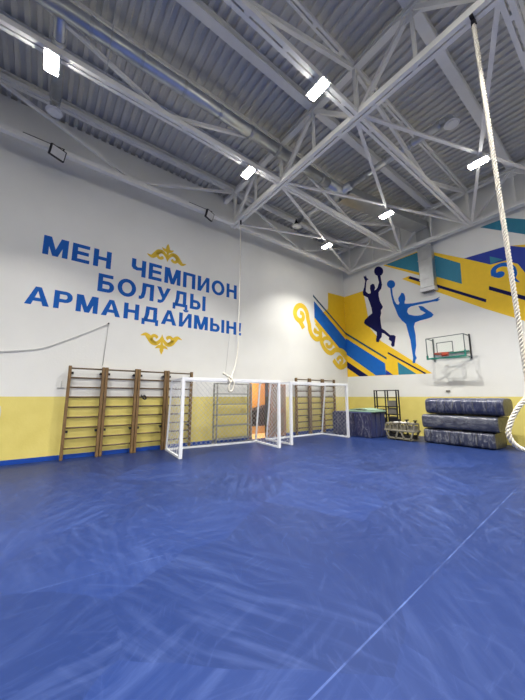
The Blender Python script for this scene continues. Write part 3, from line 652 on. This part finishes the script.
for k, (dims, e, amp, mt, lab) in enumerate([((-4.82, -2.86, 10.44, 11.6, 0, .472), 7, .03, 'wrap3', 'blue gym mat roll in creased film, bottom of the stack by the far wall'),
        ((-4.84, -2.74, 10.42, 11.62, .48, .935), 6, .03, 'wrap2', 'greyish blue gym mat roll in creased film, middle of the stack'),
        ((-4.70, -2.58, 10.44, 11.5, .943, 1.47), 4, .02, 'wrap1', 'navy gym mat roll in film with a rounded end, top of the stack')]):
    body, ends = soft_box(*dims, e, amp, k*3.7)
    t = thing('gym_mat_roll', lab, 'mat', ((dims[0]+dims[1])/2, 11, dims[4]), 'stacked wrapped mats')
    obj('mat_body', body, M[mt], t, smooth=True)
    for en in ends: obj('folded_film', en, M['film_end'], t, smooth=True, label='bunched clear film at the end of the roll')
    xs = {0: (.12, .42, .55, .78), 1: (), 2: (.05, .18, .30, .41, .52, .66, .82, .93)}[k]
    for s in xs:
        x = dims[0]+(dims[1]-dims[0])*s; pr_ = []
        for j in range(25):
            t_ = 2*math.pi*j/24; c, s_ = math.cos(t_), math.sin(t_)
            pr_.append((x+.015*math.sin(j*1.7+s*9), (dims[2]+dims[3])/2+math.copysign(abs(c)**(2/e), c)*((dims[3]-dims[2])/2+.004), (dims[4]+dims[5])/2+math.copysign(abs(s_)**(2/e), s_)*((dims[5]-dims[4])/2-.004)))
        obj('wrapping_tape', MB().tube(pr_[:-1], .007, 5, closed=True), M['film_end'], t, smooth=True)
# upright blue mats in film near the corner with green mats on top
t = thing('mat_block', 'big dark blue block of folded mats in clear film behind the further goal', 'mat', (-7.1, 10.5, 0))
for k in range(3):
    y = 9.92+k*.31
    obj('folded_mat', MB().box(-8.15, -6.42+.02*k, y, y+.295, 0, .92), M['bluemat'], t, bevel=.03)
mb = MB(); vs = []; nx, nz = 40, 16
for j in range(nz+1):
    for i in range(nx+1):
        x = -8.17+1.77*i/nx; z = .02+.88*j/nz; fall = max(0, noise.noise(Vector((x*4, 2, z*1.2))))*.05
        vs.append((x, 9.905-fall-.012*abs(math.sin(x*23+z*3)), z))
mb.add(vs, [(j*(nx+1)+i, j*(nx+1)+i+1, (j+1)*(nx+1)+i+1, (j+1)*(nx+1)+i) for j in range(nz) for i in range(nx)])
obj('wrapping_film', mb, wrap_mat('film_on_blue', (26,32,70), (120,122,132), (34,40,80)), t, smooth=True, label='creased clear film')
single('floor_mat', MB().bar((-7.5, 10.38, .955), (-6.32, 10.38, .955), .85, .055), M['green_mat'], (-6.9, 10.45, .93), 'pale green mat lying flat on the dark blue mat block', 'mat', 'green mats on the block', bevel=.015)
mb = MB(); nn = 16; vs = []
for j, (yy) in enumerate((10.0, 10.75)):
    for i in range(nn+1):
        x = -7.4+1.0*i/nn; z = .985+.05*(math.sin(math.pi*min(1, i/nn*1.05)))**1.5
        vs += [(x, yy, z), (x, yy, z+.035)]
st = 2*(nn+1); fs = []
for i in range(nn):
    a = 2*i; fs += [(a, a+2, a+3, a+1), (st+a, st+a+1, st+a+3, st+a+2), (a+1, a+3, st+a+3, st+a+1), (a, st+a, st+a+2, a+2)]
fs += [(0, 1, st+1, st), (2*nn, st+2*nn, st+2*nn+1, 2*nn+1)]
mb.add(vs, fs)
single('floor_mat', mb, M['green_mat'], (-6.9, 10.45, 1.0), 'pale green mat bulging in the middle, uppermost on the blue mat block', 'mat', 'green mats on the block')

# ---------------------------------------------------------------- black shelving and what is on it
t = thing('shelf_rack', 'open black metal shelving rack standing in the corner beside the blue mats', 'rack', (-6.4, 11.2, 0))
X0, X1, Xm, Ya, Yb = -6.99, -6.05, -6.51, 11.16, 11.34
for x in (X0, Xm, X1):
    for y in (Ya, Yb): obj('post', MB().box(x-.02, x+.02, y-.02, y+.02, 0, 1.78), M['dark'], t)
for z in (.08, .45, .82, 1.12, 1.47, 1.76):
    for y in ((Ya, Yb) if z < 1.2 or z > 1.7 else (Ya,)): obj('rail', MB().box(X0, X1, y-.013, y+.013, z-.016, z+.016), M['dark'], t)
    if z < 1.2: obj('shelf', MB().box(X0+.02, X1-.02, Ya+.015, Yb-.015, z+.0, z+.016), M['dark'], t)
def crate(name, x0, x1, y0, y1, z0, z1, lab, grp, m_):
    t = thing(name, lab, 'box', ((x0+x1)/2, (y0+y1)/2, z0), grp)
    obj('body', MB().box(x0, x1, y0, y1, z0, z1-.03), M[m_], t, bevel=.012)
    obj('lid', MB().box(x0-.008, x1+.008, y0-.008, y1+.008, z1-.03, z1), M['greybox'], t, bevel=.006)
BY0, BY1 = 11.19, 11.31
for x0, x1, z0, z1, lab, m_ in [(-6.46, -6.10, 1.139, 1.36, 'grey box on the upper shelf of the black rack', 'greybox'),
        (-6.45, -6.10, .839, 1.08, 'grey box on the second shelf of the black rack, right half', 'greybox'),
        (-6.94, -6.56, .839, 1.02, 'dark box on the second shelf of the black rack, left half beside the blue mats', 'dark'),
        (-6.46, -6.10, .469, .74, 'dark box on the third shelf of the black rack, right half', 'dark'),
        (-6.94, -6.56, .469, .70, 'dark box on the third shelf of the black rack, left half', 'dark'),
        (-6.46, -6.10, .099, .38, 'dark box on the bottom shelf of the black rack, right half', 'dark'),
        (-6.94, -6.56, .099, .36, 'dark box on the bottom shelf of the black rack, left half', 'dark')]:
    crate('storage_box', x0, x1, BY0, BY1, z0, z1, lab, 'boxes on the black rack', m_)
# low trolley with frames
t = thing('low_trolley', 'low pale trolley on splayed legs between the black rack and the stacked mats', 'trolley', (-5.4, 10.45, 0))
obj('platform', MB().box(-6.08, -4.98, 10.2, 10.66, .30, .36), M['bench'], t, bevel=.012)
for x in (-6.0, -5.58, -5.46, -5.05):
    for y in (10.23, 10.63): obj('leg', MB().bar((x, y, .30), (x+(.10 if x in (-6.0, -5.46) else -.10), y, .03), .05, .05), M['bench'], t)
for y in (10.23, 10.63): obj('lower_rail', MB().box(-5.98, -5.06, y-.025, y+.025, .05, .10), M['bench'], t)
obj('dark_fill', MB().box(-5.95, -5.08, 10.27, 10.6, .06, .20), M['dark'], t, bevel=.02)  # dark block added to fill the space under the platform
for k, (x0, x1, h_, lab) in enumerate([(-6.06, -5.84, .20, 'small pale metal frame box, leftmost on the low trolley'), (-5.76, -5.57, .24, 'small pale metal frame box, second from the left on the low trolley'),
        (-5.49, -5.30, .24, 'small pale metal frame box, third from the left on the low trolley'), (-5.24, -5.00, .23, 'wider metal frame box at the right end of the low trolley')]):
    t = thing('frame_box', lab, 'box', ((x0+x1)/2, 10.43, .36), 'frame boxes on the low trolley')
    obj('body', MB().box(x0+.03, x1-.03, 10.27, 10.58, .362, .36+h_*.62), M['crate'], t, bevel=.012)
    fr = MB()
    for x in (x0+.015, x1-.015):
        for y in (10.25, 10.60): fr.box(x-.016, x+.016, y-.016, y+.016, .361, .36+h_)
    for y in (10.25, 10.60): fr.box(x0, x1, y-.016, y+.016, .36+h_-.04, .36+h_)
    for x in (x0+.015, x1-.015): fr.box(x-.016, x+.016, 10.25, 10.60, .36+h_-.04, .36+h_)
    obj('frame', fr, M['bench'], t)
    obj('top_pad', MB().box(x0+.02, x1-.02, 10.26, 10.59, .36+h_-.03, .36+h_+.03), M['plastic'] if k in (1, 2) else M['crate'], t, bevel=.014)
    if k: obj('grip', MB().box(x1-.045, x1-.015, 10.38, 10.44, .36+h_+.031, .44+h_).box(x1-.08, x1+.02, 10.36, 10.46, .44+h_, .475+h_), M['dark'], t)

# ---------------------------------------------------------------- basketball backboard
t = thing('basketball_hoop', 'glass basketball backboard with orange rim on a grey wall frame', 'basketball hoop', (-4.25, 12.0, 2.9))
BX0, BX1, BY, BZ0, BZ1 = -4.87, -3.64, 11.40, 2.89, 3.65
pn = obj('backboard', MB().box(BX0+.02, BX1-.02, BY-.006, BY+.006, BZ0+.03, BZ1-.02), M['glass'], t)
mb = MB(); iw, ih = .27, .40
cx = (BX0+BX1)/2; z0 = BZ0+.16
for q in ((cx-iw, cx-iw+.03, z0, z0+ih), (cx+iw-.03, cx+iw, z0, z0+ih), (cx-iw, cx+iw, z0+ih-.03, z0+ih), (cx-iw, cx+iw, z0, z0+.03)): mb.box(q[0], q[1], BY-.011, BY-.006, q[2], q[3])
obj('target_square', mb, M['hoopframe'], pn)
fr = MB().bar((BX0, BY, BZ1), (BX1, BY, BZ1), .025, .025).bar((BX0, BY, BZ0), (BX0, BY, BZ1), .025, .025).bar((BX1, BY, BZ0), (BX1, BY, BZ1), .025, .025)
obj('front_frame', fr, M['hoopframe'], t)
for x in (BX0+.01, BX1-.01):
    obj('wall_arm', MB().bar((x, BY+.02, BZ1), (x, 11.98, BZ1), .022, .026), M['hoopframe'], t)
    obj('wall_arm', MB().bar((x, BY+.02, BZ0+.01), (x, 11.98, BZ0+.01), .022, .026), M['hoopframe'], t)
    obj('wall_upright', MB().bar((x, 11.97, BZ0-.06), (x, 11.97, BZ1+.06), .04, .04), M['dark' if x > -4 else 'hoopframe'], t)
obj('padding', MB().box(BX0-.02, BX1+.03, BY-.03, BY+.035, BZ0-.03, BZ0+.025).box(BX1-.025, BX1+.025, BY-.03, BY+.03, BZ0+.025, BZ0+.2).box(BX0-.02, BX0+.03, BY-.03, BY+.03, BZ0+.03, BZ0+.12), M['hoopgreen'], t, label='green padding along the lower edge')
obj('brace', MB().bar((BX0+.05, BY+.04, BZ0+.0), (BX1-.05, 11.95, BZ0+.0), .025, .025).bar((BX0+.05, 11.95, BZ0+.22), (BX1-.05, 11.95, BZ0+.22), .05, .04), M['hoopgreen'], t)
rp = [(cx+.0+.225*math.cos(2*math.pi*k/32), 11.08+.225*math.sin(2*math.pi*k/32), 3.00) for k in range(32)]
rm = obj('rim', MB().tube(rp, .016, 8, closed=True), M['rim'], t, smooth=True)
obj('rim_plate', MB().box(cx-.11, cx+.11, BY-.035, BY-.012, 2.93, 3.07).box(cx-.10, cx+.10, 11.29, BY-.03, 2.96, 3.0), M['rim'], rm)

# ---------------------------------------------------------------- small things on the slogan wall
cw = smooth_path([(XW+.02, -1.6, 2.42), (XW+.02, -.79, 2.53), (XW+.02, -.1, 2.66), (XW+.02, .31, 2.86), (XW+.02, .85, 3.18), (XW+.02, 1.36, 3.50)])
t = thing('wall_cable', 'thin grey cable sagging across the wall under the slogan to a nail', 'cable', (XW+.02, 1.36, 3.5))
obj('cable', MB().tube(cw, .008, 6), M['cable'], t, smooth=True)
obj('nail', MB().cyl((XW, 1.365, 3.515), (XW+.05, 1.365, 3.515), .02, 8), M['dark'], t)
obj('drop', MB().tube([(XW+.02, 1.365, 3.50), (XW+.015, 1.34, 2.9), (XW+.015, 1.31, 2.34)], .007, 6), M['cable'], t, smooth=True)
single('wall_hook', MB().box(XW, XW+.02, .425, .445, 1.72, 1.90).box(XW, XW+.022, .36, .50, 1.72, 1.735), M['cable'], (XW, .43, 1.73), 'small grey hook on the wall left of the first wall bars', 'hook')
single('rope_loop', MB().tube(smooth_path([(XW+.02, -.66, 1.30), (XW+.03, -.70, 1.1), (XW+.04, -.78, .9), (XW+.05, -.70, .78), (XW+.04, -.66, .95), (XW+.03, -.64, 1.15), (XW+.02, -.66, 1.30)]), .014, 6), M['rope'], (XW+.02, -.7, 1.3), 'loop of pale cord hanging on the yellow wall at the left edge', 'cord', smooth=True)
single('hanging_string', MB().tube([(-8.82, 5.24, 3.9), (-8.83, 5.16, 3.0), (-8.84, 5.10, 2.35)], .006, 5), M['cable'], (-8.84, 5.1, 2.35), 'thin pale string hanging on the wall above the tube rack', 'string')
single('suspension_wire', MB().tube([(-4.55, .45, ZT), (-5.05, .45, 8.5), (-5.62, .45, ZC+.06)], .008, 5), M['cable'], (-5.62, .45, ZC), 'thin wire from the roof deck to the tie by the round duct', 'wire')

single('wall_socket', MB().box(-4.58, -4.44, YW-.03, YW, 1.69, 1.745), M['greybox'], (-4.51, YW, 1.72), 'small grey socket on the far wall just above the stacked mat rolls', 'socket', bevel=.006)

# ---------------------------------------------------------------- world, camera, view
wd = bpy.data.worlds.new('world'); SC.world = wd; wd.use_nodes = True
wd.node_tree.nodes['Background'].inputs['Color'].default_value = (.02, .02, .022, 1)
cam = bpy.data.cameras.new('camera'); co = bpy.data.objects.new('camera', cam); COL.objects.link(co)
cam.sensor_fit = 'HORIZONTAL'; cam.sensor_width = 36; cam.lens = 292/525*36; cam.clip_start = .05
co.location = (0, 0, 1.5); co.rotation_euler = (math.radians(90)+math.atan(47/292), 0, math.radians(52.8))
SC.camera = co
SC.view_settings.view_transform = 'Standard'; SC.view_settings.look = 'None'; SC.view_settings.gamma = 1; SC.view_settings.exposure = EXPO
SC.cycles.max_bounces = 8; SC.cycles.diffuse_bounces = 5; SC.cycles.sample_clamp_indirect = 8
